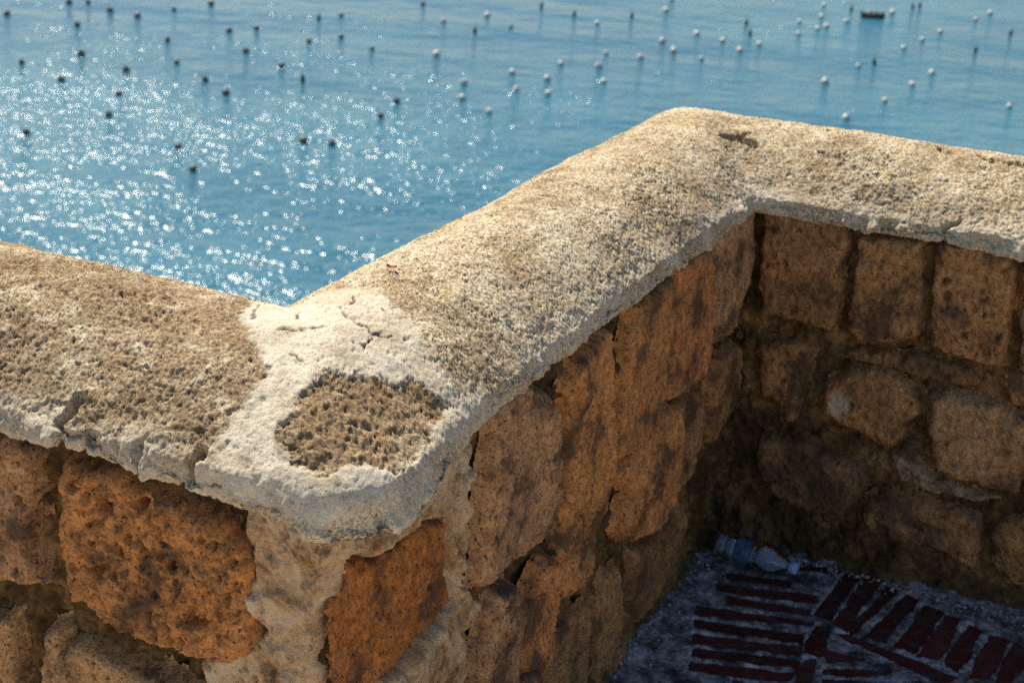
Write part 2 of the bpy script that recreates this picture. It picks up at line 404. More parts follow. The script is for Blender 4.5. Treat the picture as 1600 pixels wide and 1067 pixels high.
#TRACE_BEGIN
TR = {
  'plaster': [(0.0495,1.9954),(0.016,1.9941),(0.0004,1.9383),(0.019,1.8876),(0.0316,1.8457),(0.0131,1.8155),(-0.0038,1.79),(-0.0267,1.7598),(-0.0368,1.7372),(-0.0557,1.7252),(-0.0761,1.7007),(-0.076,1.6873),(-0.03,1.6666),(0.0211,1.6436),(0.0886,1.6217),(0.1343,1.6275),(0.1859,1.6635),(0.2791,1.7381),(0.3288,1.7779),(0.3474,1.7928),(0.3099,1.7975),(0.2787,1.8321),(0.2605,1.8697),(0.2514,1.8992),(0.2399,1.9331),(0.2134,1.9786),(0.1726,2.0111),(0.1089,2.0271)],
  'hole': [(0.0377,1.7512),(0.0516,1.7651),(0.0808,1.7981),(0.1057,1.8328),(0.1282,1.8296),(0.1818,1.8289),(0.202,1.8155),(0.2192,1.8367),(0.247,1.8217),(0.2819,1.79),(0.2554,1.7613),(0.249,1.7414),(0.217,1.7018),(0.1953,1.6844),(0.1376,1.6903),(0.106,1.6741),(0.0793,1.6814),(0.0496,1.6983),(0.0391,1.7302)],
  'cracks': [[(0.0498,1.9063),(0.0819,1.9064),(0.1255,1.9145)],[(0.0735,1.932),(0.0798,1.9552)],[(0.1382,1.9531),(0.1633,1.9785),(0.1644,1.9948)],[(0.1626,1.8713),(0.167,1.8818),(0.181,1.9)],[(0.1428,1.9458),(0.1755,1.9094),(0.2033,1.8968)],[(0.1686,1.9664),(0.1868,1.9635),(0.2065,1.9475)],[(0.0638,1.8616),(0.0793,1.8487)],[(0.0138,1.9416),(0.028,1.9719),(0.0449,1.9974)],[(0.1393,1.8871),(0.1605,1.8767)]],
  'joints': [[(-0.2405,1.7683),(-0.2439,1.7828),(-0.2404,1.8015),(-0.2261,1.8156),(-0.2154,1.838)],[(-0.1382,1.7223),(-0.1366,1.7345),(-0.1333,1.7533)],[(-0.2098,1.7545),(-0.2081,1.7667),(-0.2009,1.7769)],[(-0.0811,1.6896),(-0.0768,1.6947),(-0.0693,1.7109),(-0.0545,1.7315)],[(1.3852,2.2242),(1.3802,2.2588),(1.4043,2.2679)],[(0.7452,2.111),(0.7669,2.1284),(0.7949,2.1507)],[(0.4779,1.8972),(0.4904,1.9071),(0.5028,1.9171)]],
  'crevice': [[(1.0329,2.5605),(1.0577,2.5536),(1.0764,2.5574)],[(1.078,2.5445),(1.0939,2.5311)],[(1.0547,2.5232),(1.0702,2.4842),(1.0714,2.4244)],[(1.5117,2.4335),(1.5375,2.412),(1.5792,2.3932)],[(1.454,2.4687),(1.4645,2.4547)]],
  'petal': [(-1.1296,1.8917,0.9232)],
  'A': {'A1':[(-1.5936,0.7518),(-1.4587,0.7656),(-1.4025,0.7681),(-1.3959,0.7305),(-1.4053,0.66),(-1.4184,0.5894),(-1.3928,0.548),(-1.4366,0.5302),(-1.486,0.5257),(-1.6274,0.511)],'A2':[(-1.3476,0.7695),(-1.3082,0.7595),(-1.2415,0.7714),(-1.2082,0.7536),(-1.149,0.7546),(-1.0874,0.7492),(-1.0678,0.7285),(-1.0444,0.7014),(-1.0327,0.6897),(-1.032,0.642),(-1.0269,0.6027),(-1.0215,0.5769),(-1.0367,0.548),(-1.0751,0.5228),(-1.1353,0.5146),(-1.1964,0.519),(-1.2589,0.5234),(-1.3039,0.534),(-1.3406,0.5391),(-1.3536,0.5767),(-1.359,0.6326),(-1.3475,0.6961),(-1.3528,0.738)],'A3':[(-1.6121,0.4323),(-1.4936,0.4592),(-1.4669,0.4754),(-1.4631,0.4306),(-1.4649,0.355),(-1.4728,0.2564),(-1.6446,0.1925)],'A4':[(-1.4318,0.26),(-1.4068,0.4656),(-1.3784,0.4856),(-1.3674,0.4493),(-1.3369,0.4724),(-1.2541,0.4618),(-1.1909,0.4602),(-1.1377,0.464),(-1.1404,0.3584)],'A5':[(-1.1172,0.4837),(-1.0329,0.5331),(-0.951,0.571),(-0.9321,0.4473),(-1.1138,0.3576)]},
  'Apl': [(-1.0501,0.785),(-1.0322,0.7206),(-1.0357,0.6675),(-1.0539,0.6397),(-1.0422,0.622),(-1.0195,0.5952),(-1.0336,0.5658),(-1.1029,0.5305),(-1.123,0.5104),(-1.1354,0.4066),(-0.9366,0.4794),(-0.9373,0.6077),(-0.9349,0.6562),(-0.9153,0.7045),(-0.8933,0.7882),(-0.9542,0.8158)],
  'B': {'B1':[(1.3662,0.7234),(1.4101,0.7158),(1.5291,0.6595),(1.5888,0.6648),(1.6705,0.6561),(1.75,0.6186),(1.7499,0.5593),(1.7586,0.4885),(1.7304,0.4533),(1.6622,0.4415),(1.5695,0.4446),(1.4339,0.4721),(1.325,0.5211),(1.3299,0.6511),(1.3252,0.7086)],'B2':[(1.803,0.77),(1.8427,0.8),(1.9131,0.7801),(2.0352,0.6991),(2.0561,0.588),(2.0514,0.5043),(2.0068,0.4627),(1.8928,0.4764),(1.8054,0.4752),(1.7618,0.5025),(1.7717,0.5374),(1.7845,0.5882),(1.7758,0.6619),(1.7969,0.7301)],'B3':[(2.0543,0.7223),(2.0836,0.7528),(2.1634,0.775),(2.2081,0.782),(2.2373,0.6767),(2.2735,0.5462),(2.2754,0.4817),(2.267,0.4077),(2.2141,0.3803),(2.2094,0.317),(2.1437,0.2915),(2.0689,0.3181),(2.0507,0.3844),(2.0552,0.4318),(2.0763,0.5075),(2.08,0.5858)],'B4':[(2.2911,0.6834),(2.3299,0.7735),(2.4943,0.7886),(2.5154,0.7322),(2.5045,0.6246),(2.5005,0.5495),(2.4833,0.4728),(2.4562,0.4623),(2.3664,0.4716),(2.2825,0.4915),(2.2838,0.5534),(2.292,0.6078)],'B5':[(2.5232,0.7855),(2.5744,0.8),(2.6934,0.7807),(2.7377,0.6904),(2.749,0.6024),(2.7419,0.5417),(2.7218,0.5021),(2.631,0.5005),(2.5131,0.5205),(2.5001,0.5828),(2.5139,0.6423)],'B6':[(2.7256,0.7914),(2.7751,0.8),(2.8892,0.8),(2.9918,0.8),(3.0085,0.6863),(2.9954,0.6134),(2.9649,0.5446),(2.9074,0.5267),(2.7729,0.5394),(2.7486,0.5746),(2.749,0.6606)],'B7':[(2.5063,0.5057),(2.5947,0.474),(2.6255,0.431),(2.635,0.3412),(2.6004,0.2544),(2.5005,0.2359),(2.3786,0.2807),(2.3233,0.3348),(2.359,0.3923),(2.287,0.4638),(2.3743,0.4788)],'B8':[(2.8176,0.5022),(2.9718,0.478),(2.9841,0.4066),(2.9803,0.3305),(2.9177,0.3115),(2.8568,0.293),(2.8231,0.3913),(2.8043,0.4633)],'B13':[(2.6323,0.4636),(2.7592,0.4582),(2.8081,0.3881),(2.8075,0.2982),(2.75,0.2469),(2.6819,0.247),(2.6397,0.3681)],'B9':[(1.8239,0.4563),(1.8869,0.442),(1.9288,0.3865),(1.913,0.3562),(1.9089,0.2997),(1.9097,0.1861),(1.785,0.2516),(1.7747,0.3722),(1.8001,0.4322)],'B10':[(2.0097,0.4371),(2.0526,0.4108),(2.05,0.3471),(2.0378,0.2774),(2.035,0.2116),(1.9955,0.2035),(1.9127,0.2577),(1.9065,0.3257),(1.9302,0.3712),(1.9556,0.4014)],'B11':[(2.0506,0.2547),(2.1361,0.2468),(2.2287,0.2237),(2.2439,0.0403),(2.2585,-0.0605),(2.0564,0.0675)],'B12':[(2.2576,0.2248),(2.3064,0.2544),(2.364,0.2391),(2.3996,0.1061),(2.4158,-0.0629),(2.3991,-0.1187),(2.2827,-0.061)],'B14':[(2.4175,0.2406),(2.5751,0.2074),(2.6692,0.2378),(2.7274,0.1808),(2.7087,0.0969),(2.6103,0.0383),(2.5057,0.0333),(2.4369,0.1153)],'B15':[(1.5699,0.4303),(1.7548,0.3882),(1.7718,0.2234),(1.5013,0.3653)]},
  'Bband': [(1.3229,0.7766),(1.3225,0.7398),(1.3435,0.7459),(1.3866,0.7322),(1.5036,0.6769),(1.5624,0.68),(1.6246,0.671),(1.6963,0.6555),(1.742,0.6741),(1.7563,0.7506),(1.6377,0.7703),(1.4695,0.7783)],
  'Bstrip': [(1.7259,0.7072),(1.7043,0.6518),(1.698,0.596),(1.71,0.5298),(1.7199,0.4983),(1.6755,0.483),(1.6223,0.4824),(1.5787,0.4733),(1.5153,0.474),(1.5133,0.4171),(1.7539,0.2646),(1.7486,0.3424),(1.7462,0.4393),(1.7788,0.4486),(1.7858,0.4675),(1.7327,0.5179),(1.7422,0.5568),(1.7551,0.6023),(1.7462,0.6701),(1.7636,0.7063)],
  'Bgrey': [(2.0644,0.2489),(2.0713,0.3008),(2.1984,0.2529),(2.2494,0.2938),(2.3151,0.3425),(2.3704,0.3026),(2.3386,0.235),(2.2322,0.2146),(2.1117,0.2265)],
  'C': {'C1':[(-0.8782,0.7881),(-0.8405,0.8003),(-0.7813,0.7996),(-0.6921,0.7879),(-0.6881,0.7125),(-0.6872,0.6295),(-0.6964,0.5484),(-0.7302,0.5528),(-0.7917,0.563),(-0.8523,0.5576),(-0.8651,0.6107),(-0.8697,0.6949)],'C2':[(-0.666,0.7707),(-0.5902,0.7846),(-0.5378,0.7794),(-0.5293,0.7375),(-0.5199,0.6526),(-0.5169,0.576),(-0.5546,0.562),(-0.6094,0.5414),(-0.6422,0.5428),(-0.6644,0.5669),(-0.6659,0.6225),(-0.6662,0.6888)],'C3':[(-0.5055,0.7854),(-0.4466,0.7963),(-0.3677,0.7899),(-0.3508,0.7613),(-0.3489,0.6878),(-0.3421,0.6141),(-0.3527,0.5464),(-0.4044,0.5515),(-0.456,0.5611),(-0.4955,0.5637),(-0.4984,0.6026),(-0.5046,0.6999)],'C4':[(-0.3387,0.7769),(-0.2889,0.7825),(-0.1805,0.771),(-0.1381,0.567),(-0.2507,0.5545),(-0.3101,0.5548),(-0.3249,0.6616)],'C5':[(-0.8227,0.5092),(-0.7583,0.5174),(-0.7234,0.4956),(-0.7304,0.46),(-0.7473,0.3732),(-0.7531,0.3229),(-0.7876,0.3205),(-0.8105,0.3703),(-0.8353,0.3705),(-0.8467,0.4091),(-0.8524,0.4908)],'C6':[(-0.6926,0.4374),(-0.6493,0.48),(-0.6007,0.4955),(-0.532,0.475),(-0.4936,0.4578),(-0.4906,0.4176),(-0.5079,0.369),(-0.5233,0.3232),(-0.5569,0.3191),(-0.6006,0.3367),(-0.6534,0.3462),(-0.6924,0.3653),(-0.7019,0.3978)],'C7':[(-0.4753,0.4593),(-0.4426,0.4786),(-0.3888,0.4742),(-0.3252,0.468),(-0.2715,0.4555),(-0.2537,0.3623),(-0.2694,0.326),(-0.2762,0.2813),(-0.3202,0.2812),(-0.3796,0.2845),(-0.4404,0.2907),(-0.4595,0.3307),(-0.4726,0.3941)],'C8':[(-0.8295,0.2883),(-0.7811,0.288),(-0.7326,0.2956),(-0.6875,0.2778),(-0.6347,0.2745),(-0.5957,0.2663),(-0.5859,0.2226),(-0.6005,0.1718),(-0.6161,0.1263),(-0.6482,0.13),(-0.7127,0.123),(-0.7639,0.1328),(-0.8024,0.1592),(-0.8253,0.2058)],'C9':[(-0.5708,0.1926),(-0.5229,0.2197),(-0.4617,0.2227),(-0.4092,0.2143),(-0.336,0.2227),(-0.3269,0.198),(-0.3234,0.1408),(-0.3246,0.0877),(-0.3619,0.0951),(-0.4253,0.1107),(-0.4566,0.1187),(-0.5369,0.0952),(-0.5666,0.1167),(-0.5771,0.1548)],'C10':[(-0.309,0.1757),(-0.2909,0.2189),(-0.2511,0.2526),(-0.1772,0.266),(-0.1161,0.2021),(-0.113,0.1126),(-0.2215,0.0711),(-0.2763,0.0853),(-0.3011,0.1165)],'C11':[(-0.3349,0.521),(-0.3005,0.557),(-0.2367,0.5439),(-0.2135,0.4797),(-0.2622,0.4748),(-0.3194,0.4794)],'C12':[(-0.2446,0.4437),(-0.1364,0.4567),(-0.0865,0.3133),(-0.2059,0.2874),(-0.2433,0.2992)],'C13':[(-0.6996,0.4951),(-0.634,0.5214),(-0.5025,0.5393),(-0.4228,0.5289),(-0.363,0.5144),(-0.3659,0.4924),(-0.4171,0.4904),(-0.4946,0.4837),(-0.5491,0.4928),(-0.6448,0.4986)],'C14':[(-0.5435,0.3013),(-0.4895,0.3528),(-0.4663,0.2838),(-0.3823,0.2582),(-0.3039,0.2603),(-0.3399,0.2398),(-0.419,0.236),(-0.5147,0.2404)]},
  'ledges': [('C',[(-0.8433,0.8142),(-0.7747,0.8097),(-0.7735,0.799),(-0.8421,0.8034)]),('C',[(-0.4915,0.8016),(-0.3645,0.8004),(-0.3631,0.7915),(-0.49,0.7913)]),('B',[(2.6541,0.8329),(2.7777,0.8198),(2.7815,0.8068),(2.6657,0.8169)])],
  'limespot': [(-0.6578,0.4039)],
  'bricks': [[(-0.8184,2.8359),(-0.6991,2.8724),(-0.6918,2.8489),(-0.8106,2.8136)],[(-0.8248,2.7774),(-0.631,2.8403),(-0.6241,2.8128),(-0.816,2.7528)],[(-0.7911,2.7406),(-0.6214,2.7785),(-0.6177,2.7524),(-0.7826,2.7165)],[(-0.833,2.67),(-0.6013,2.7388),(-0.5979,2.7179),(-0.823,2.6429)],[(-0.8142,2.6191),(-0.61,2.6746),(-0.6044,2.6469),(-0.8038,2.591)],[(-0.7969,2.5648),(-0.6011,2.6269),(-0.5956,2.5999),(-0.7897,2.5381)],[(-0.7837,2.5144),(-0.5909,2.5793),(-0.5871,2.5563),(-0.7778,2.4911)],[(-0.7716,2.4673),(-0.5874,2.5293),(-0.5844,2.5025),(-0.7643,2.4404)],[(-0.5966,2.998),(-0.5657,2.9929),(-0.5732,2.7577),(-0.6095,2.7572)],[(-0.5966,2.7324),(-0.5671,2.736),(-0.5508,2.6219),(-0.5854,2.6145)],[(-0.5786,2.5918),(-0.5603,2.6025),(-0.5447,2.5136),(-0.567,2.5006)],[(-0.5487,2.9836),(-0.5203,2.9748),(-0.5363,2.7405),(-0.5655,2.7461)],[(-0.4998,2.9617),(-0.4758,2.9571),(-0.5029,2.8061),(-0.519,2.7416),(-0.5301,2.7521)],[(-0.4545,2.9511),(-0.4297,2.9412),(-0.4519,2.7341),(-0.4921,2.7327)],[(-0.4065,2.9246),(-0.37,2.9222),(-0.3871,2.7306),(-0.4317,2.7284)],[(-0.3629,2.9145),(-0.3293,2.9108),(-0.3394,2.7285),(-0.3769,2.7205)],[(-0.3131,2.8971),(-0.2826,2.892),(-0.2974,2.7005),(-0.3263,2.7108)],[(-0.2644,2.88),(-0.2273,2.8793),(-0.2377,2.7075),(-0.2691,2.6995)],[(-0.216,2.8748),(-0.1834,2.8663),(-0.1941,2.6875),(-0.2244,2.6899)],[(-0.5531,2.7159),(-0.5258,2.7263),(-0.2896,2.6875),(-0.3121,2.649)],[(-0.5489,2.6488),(-0.4762,2.6516),(-0.5319,2.6117)],[(-0.5338,2.5812),(-0.4143,2.6458),(-0.4088,2.6232),(-0.5275,2.5591)],[(-0.5225,2.5416),(-0.3392,2.6332),(-0.3314,2.5978),(-0.5137,2.5017)],[(-0.5254,3.03),(-0.4829,3.0227),(-0.4863,2.9887),(-0.5234,2.9986)],[(-0.7236,2.9514),(-0.6075,2.9837),(-0.6108,2.9531),(-0.7149,2.9235)]],
  'bottle': [(-0.8731,2.8935),(-0.6827,2.8678)],
  'white': [(-52.79,197.67),(-50.53,188.63),(-51.69,183.12),(-46.85,187.14),(-48.46,179.8),(-47.94,181.84),(-49.3,174.96),(-59.06,166.99),(-55.15,164.77),(-57.53,155.48),(-50.99,165.28),(-51.66,160.6),(-53.52,153.45),(-59.09,149.91),(-33.0,206.37),(-33.64,199.86),(-35.51,187.79),(-36.17,181.09),(-36.76,174.33),(-38.33,160.35),(-30.89,162.08),(-31.31,154.83),(-39.02,150.05),(-31.78,145.32),(-20.91,150.46),(-32.98,135.85),(-93.77,163.79),(-97.19,150.57),(-86.01,155.09),(-83.82,161.82),(-78.33,157.27),(-71.01,165.43),(-63.04,149.78),(-60.8,142.82),(-64.54,141.49),(-89.98,139.39),(-83.85,135.81),(-76.97,137.45),(-66.6,134.43),(-62.45,133.92),(-68.21,127.35),(-62.73,127.72),(-59.58,128.07),(-57.45,136.3),(-65.24,121.51),(-60.76,118.32),(-69.41,116.78),(-67.67,111.15),(-65.97,100.84),(-126.28,127.16),(-126.23,137.08),(-124.58,138.5),(-116.06,127.09),(-119.35,136.22),(-114.64,135.37),(-114.13,141.2),(-113.27,147.06),(-101.47,134.74),(-100.05,137.85),(-103.19,126.41),(-91.28,135.13),(-106.93,109.06),(-105.21,115.48),(-95.6,118.33),(-97.12,112.62),(-98.83,105.63),(-88.46,113.59),(-86.48,123.16),(-83.59,110.25),(-91.01,104.32),(-86.5,97.8),(-87.75,89.37),(-75.3,92.91),(-70.31,88.44),(-68.31,100.16),(-93.49,126.85),(-67.81,179.35),(-60.56,159.92),(-43.8,197.86),(-70.3,187.74)],
  'dark': [(-48.71,196.15),(-53.87,170.72),(-27.99,192.35),(-29.41,177.87),(-37.33,163.21),(-79.91,151.44),(-81.26,171.49),(-75.55,168.77),(-69.42,172.22),(-42.55,203.88),(-42.02,205.61),(-97.82,146.82),(-81.08,118.9),(-56.59,177.39)],
  'boat': [(-45.11,193.18)],
}
#TRACE_END

# ------------------------------------------------------------------ setting: sea, terrace
SEA_Z = -30.0
def build_sea():
    V = np.array([(-40000, -4000, SEA_Z), (40000, -4000, SEA_Z), (40000, 45000, SEA_Z), (-40000, 45000, SEA_Z)], float)
    tag(mesh_obj('sea', V, np.array([[0, 1, 2, 3]]), M['sea'], smooth=False), kind='structure')
build_sea()

def grow(poly, d):
    p = np.array(poly, float); n = len(p)
    area = sum(p[k][0] * p[(k + 1) % n][1] - p[(k + 1) % n][0] * p[k][1] for k in range(n))
    if area < 0: p = p[::-1]
    out = []
    for k in range(n):
        e0 = p[k] - p[k - 1]; e1 = p[(k + 1) % n] - p[k]
        n0 = np.array([e0[1], -e0[0]]) / np.hypot(*e0); n1 = np.array([e1[1], -e1[0]]) / np.hypot(*e1)
        b = n0 + n1; b /= max(np.hypot(*b), 1e-6); out.append(p[k] + b * d / max(b @ n0, .5))
    return np.array(out)

BRICK_GROW = lambda i: .0050 if i < 8 else .0022
def build_floor():
    nx, ny = 375, 345
    xs = np.linspace(-.96, .54, nx); ys = np.linspace(1.66, 3.04, ny)
    X, Y = np.meshgrid(xs, ys, indexing='ij'); Q = np.stack([X.ravel(), Y.ravel()], 1)
    P3 = np.concatenate([Q, np.zeros((len(Q), 1))], 1)
    z = .004 + .0035 * fbm(P3, 6, 3, 40) + .0022 * fbm(P3, 45, 3, 41)
    warp = np.stack([fbm(P3, 30, 4, 42, .65), fbm(P3, 30, 4, 43, .65)], 1) * .0032
    for ib, poly in enumerate(ALL_BRICKS):
        p = grow(poly, BRICK_GROW(ib)); lo = p.min(0) - .02; hi = p.max(0) + .02
        k = np.where((Q[:, 0] > lo[0]) & (Q[:, 0] < hi[0]) & (Q[:, 1] > lo[1]) & (Q[:, 1] < hi[1]))[0]
        if len(k) == 0: continue
        sd = poly_sdf(Q[k] + warp[k], p) + .0065 * (fbm(P3[k], 13, 3, 44) - .05) + .002
        z[k] = np.where(sd > 0, np.minimum(z[k], z[k] - .016 * sstep(0, .004, sd)), z[k])
    # mortar fillet against the walls
    dw = np.minimum(Q[:, 0] - (FB - .03), (FC + .01) - Q[:, 1])
    z += .010 * np.exp(-np.clip(dw, 0, 1) / .025) * (1 + .5 * fbm(P3, 22, 2, 45))
    P3[:, 2] = z
    o = mesh_obj('floor', P3, grid_faces(nx, ny), M['fmortar'])
    tag(o, kind='structure')
    for i, poly in enumerate(ALL_BRICKS):
        p = grow(poly, BRICK_GROW(i) + .0035); c = p.mean(0)
        if np.cross(p[1] - p[0], p[2] - p[1]) < 0: p = p[::-1]
        n = len(p); out = c + (p - c) * 1.03; top = c + (p - c) * .985
        rnd = random.Random(i)
        V = [(*q, -.05) for q in out] + [(*q, -.004) for q in out] + [(*q, -.0012 + rnd.uniform(-.001, .001)) for q in top]
        F = []
        for k in range(n):
            k2 = (k + 1) % n
            F += [(k, k2, n + k2, n + k), (n + k, n + k2, 2 * n + k2, 2 * n + k)]
        me = bpy.data.meshes.new('brick'); me.from_pydata(V, [], F + [tuple(range(2 * n, 3 * n))]); me.materials.append(M['brick'])
        b = bpy.data.objects.new('brick', me); link(b, o)
        g = rnd.uniform(.75, 1.25); b.color = (.10 * g, .026 * g, .019 * g, 1)
    return o

def filler_bricks():
    """bricks of the same pattern outside the picture"""
    rnd = random.Random(3); out = []
    traced = [np.array(b) for b in TR['bricks']]
    def ok(q):
        q = np.array(q); pts = np.concatenate([q, [q.mean(0)], (q + q.mean(0)) / 2])
        for t in traced:
            if (poly_sdf(pts, t) > -.006).any() or (poly_sdf(t, q) > -.006).any(): return False
        return q[:, 0].max() < .5 and q[:, 1].min() > 1.72 and q[:, 0].min() > FB + .01 and q[:, 1].max() < FC - .02
    for row in range(24):                       # left field, rows along X
        y = 2.50 - row * .058
        for cx in (-.80, -.585):
            q = [(cx - .09, y - .02 - .012), (cx + .09, y + .004 - .012), (cx + .09, y + .004 + .030), (cx - .09, y - .02 + .030)]
            if ok(q): out.append(q)
    for col in range(40):                       # right field, rows along Y
        for r in range(6):
            x = -.35 + col * .057 - r * .02; y = 2.84 - r * .225
            q = [(x - .045, y - .1), (x - .003, y - .105), (x + .037, y + .1), (x - .005, y + .1)]
            if ok(q): out.append(q)
    return out
ALL_BRICKS = [list(b) for b in TR['bricks']] + filler_bricks()
floor_obj = build_floor()

def build_terrace():
    # paving that carries on round the parapet and behind the photographer
    parts = []
    def sheet(x0, x1, y0, y1, z=-.002):
        return np.array([(x0, y0, z), (x1, y0, z), (x1, y1, z), (x0, y1, z)], float), np.array([[0, 1, 2, 3]])
    parts.append(sheet(-9, 12, -9, 1.665)); parts.append(sheet(.535, 12, 1.665, 3.05)); parts.append(sheet(-9, -.955, 1.665, 1.70))
    V, F = join(parts)
    tag(mesh_obj('terrace', V, F, M['terrace'], smooth=False), kind='structure')
build_terrace()

# ------------------------------------------------------------------ parapet
parapet = empty('parapet_wall', (FB, FA, 0)); bpy.context.view_layer.update()
tag(parapet, 'zigzag stone parapet with rounded pale weathered coping above the sea', 'wall', kind='thing')
PO = np.array([FB, FA, 0.0])

def pobj(name, V, F, mat, parent=None, masks=None, smooth=True):
    """mesh given in world coordinates, put under the parapet"""
    o = mesh_obj(name, np.asarray(V) - PO, F, mat, parent if parent is not None else parapet, smooth, masks)
    return o

def build_coping():
    P, S, ss, tau = coping_base(.0021)
    nu, nv = P.shape[:2]
    V = P.reshape(-1, 3).astype(np.float32)
    TAU = np.broadcast_to(tau, (nu, nv)).ravel(); SS = np.broadcast_to(ss, (nu, nv)).ravel()
    SEG = np.repeat(S, nv)
    lip = 1 - sstep(.0, .10, TAU)
    # swelling of the plastered corner and slow waviness of the whole roll
    c = np.array([-.875, 1.50, .79]); r = V - c
    g = np.exp(-(r[:, 0] ** 2 / .020 + r[:, 1] ** 2 / .022)) * (1 - sstep(.02, .30, TAU))
    V[:, 0] += .042 * g; V[:, 1] -= .012 * g
    V[:, 2] -= .026 * np.exp(-((V[:, 0] + .90) ** 2 / .02 + (V[:, 1] - 1.47) ** 2 / .020)) * (1 - sstep(.0, .05, TAU))
    N = grid_normals(V.reshape(nu, nv, 3)).reshape(-1, 3)
    PC = np.cumsum(np.concatenate([[0], np.linalg.norm(np.diff(P[:, nv // 3], axis=0), axis=1)]))
    UV = np.stack([np.repeat(PC, nv), SS], 1)
    Q = flat2(V); topside = TAU < .75
    qs = flat2(V + np.stack([fbm(V, 28, 3, 1), fbm(V, 28, 3, 2), fbm(V, 28, 3, 3)], 1) * .007)
    sd = np.full(len(V), -1., np.float32); hole = sd.copy()
    pp = np.array(TR['plaster']); near = np.where(topside & ((qs > pp.min(0) - .08) & (qs < pp.max(0) + .08)).all(1))[0]
    sd[near] = poly_sdf(qs[near], TR['plaster']); hole[near] = poly_sdf(qs[near], TR['hole']) + .011 * fbm(V[near], 34, 4, 6, .68)
    sd = sd + .009 * fbm(V, 48, 4, 4, .65)
    pl = sstep(-.006, .008, sd) * (1 - sstep(-.004, .005, hole))
    inhole = sstep(-.003, .012, hole)
    # ---- relief
    f_low = fbm(V, 4.0, 2, 10); f_mid = fbm(V, 17, 3, 11); f_fin = fbm(V, 100, 3, 13, .85)
    warp = np.stack([perlin(V, 60, 21), perlin(V, 60, 22)], 1)
    w2, r2 = worley(UV + .005 * warp, 70, 2)
    w3, r3 = worley(UV + .014 * warp, 20, 3)
    dens = sstep(-.30, .40, fbm(V, 7, 3, 15, .6))
    ero = fbm(V * (1, 1, .8), 66, 4, 27, .78)                       # crumbly scars with ragged outlines
    pit = .0046 * sstep(.05, .75, ero + .45 * (dens - .5)) + .0028 * (1 - sstep(.02, .08 + .34 * r2 ** 3, w2 + .10 * ero)) * (r2 > .6)
    pit += .007 * (1 - sstep(.03, .20, w3 + .12 * f_fin)) * (r3 > .88) * (.3 + dens)
    calm = np.maximum(.40 + .20 * (SEG == 0) + .30 * sstep(.0, .5, fbm(V, 5, 3, 28)), inhole * .75)
    rough = .0065 * f_low + 0.0034 * f_mid + calm * (.0027 * f_fin - pit * (1 - .5 * lip))
    smooth_ = .0055 * f_low + .0028 * f_mid + .0011 * f_fin + .0016 * np.minimum(0, .2 - ero) - .0020 * (1 - sstep(.1, .4, w2)) * (r2 > .86)
    edge = np.exp(-np.abs(sd) / .012) * (sd > 0)
    h = rough * (1 - pl) + (smooth_ + .0018 - .0016 * edge) * pl
    h -= inhole * (.0012 + .003 * np.abs(f_mid)); h += inhole * .1 * pit
    # granular crumbs along the lower side of the broken patch
    lowr = np.exp(-(((V[:, 0] + .93) / .06) ** 2 + ((V[:, 1] - 1.47) / .05) ** 2)) * sstep(-.02, .0, hole)
    w4, r4 = worley(UV + .003 * warp, 80, 4)
    h += lowr * .005 * (1 - sstep(.1, .5, w4)) * (r4 > .25)
    # cracks, joints, crevices
    qc = flat2(V + np.stack([fbm(V, 40, 3, 31), fbm(V, 40, 3, 32), fbm(V, 40, 3, 33)], 1) * .007)
    crk = np.zeros(len(V), np.float32); brk = sstep(-.45, -.1, fbm(V, 30, 2, 60))
    for k, cr in enumerate(TR['cracks']):
        d = np.where(topside, line_dist(qc, cr), 1); h -= (.0040 if k != 5 else .007) * (1 - sstep(.0004, .0022, d)) * brk; crk = np.maximum(crk, (1 - sstep(.0006, .0026, d)) * brk)
    for k, cr in enumerate(TR['joints']):
        d = np.where(topside, line_dist(qc, cr), 1); h -= (.022 if k in (0, 3) else .012) * (1 - sstep(.001, .0075, d)) * (.35 + .65 * (1 - sstep(.05, .3, TAU)))
    for cr in TR['crevice'][:2] + TR['crevice'][3:]:
        d = np.where(topside, line_dist(qc, cr), 1); h -= .011 * (1 - sstep(.002, .011, d + .005 * f_fin))
    # ragged lower rim
    rim = 1 - sstep(0, .035, TAU)
    h += rim * (.013 * fbm(V * (1, 1, .3), 11, 4, 16, .6) - .004 - .010 * sstep(.25, .5, fbm(V * (1, 1, .4), 17, 3, 29)) * (1 - pl))
    V = V + N * h[:, None]
    V[:, 2] += rim * .013 * fbm(V * (1, 1, .2), 12, 4, 17, .62)
    # ---- colour masks: plaster, brown crust, yellow lichen
    brown = np.clip(inhole * (.55 + .6 * sstep(-.84, -.98, V[:, 0] - .3 * (V[:, 1] - 1.55))) + (.9 * sstep(-.35, .55, fbm(V, 13, 4, 18, .7) + .40 * (SEG == 0) - .06 * (SEG > 0))) * (.48 + .42 * (SEG == 0)) * (1 - .8 * lip), 0, 1)
    lich = np.clip(sstep(-.1, .5, fbm(V, 3.0, 2, 19)) * sstep(.25, .6, TAU) + .25, 0, 1)
    whiterim = (1 - sstep(.02, .10, TAU)) * .65 * sstep(-.5, .3, fbm(V, 9, 3, 20))
    masks = np.stack([np.clip(pl + whiterim * (1 - pl) * (1 - inhole), 0, 1), brown, lich, crk], 1)
    F = grid_faces(nu, nv)
    fs = SEG[F[:, 0]]; fpl = pl[F].mean(1) > .5; fh = inhole[F].mean(1) > .5
    segB = np.isin(fs, (1, 2)); segA = fs == 0; segC = np.isin(fs, (3, 4))
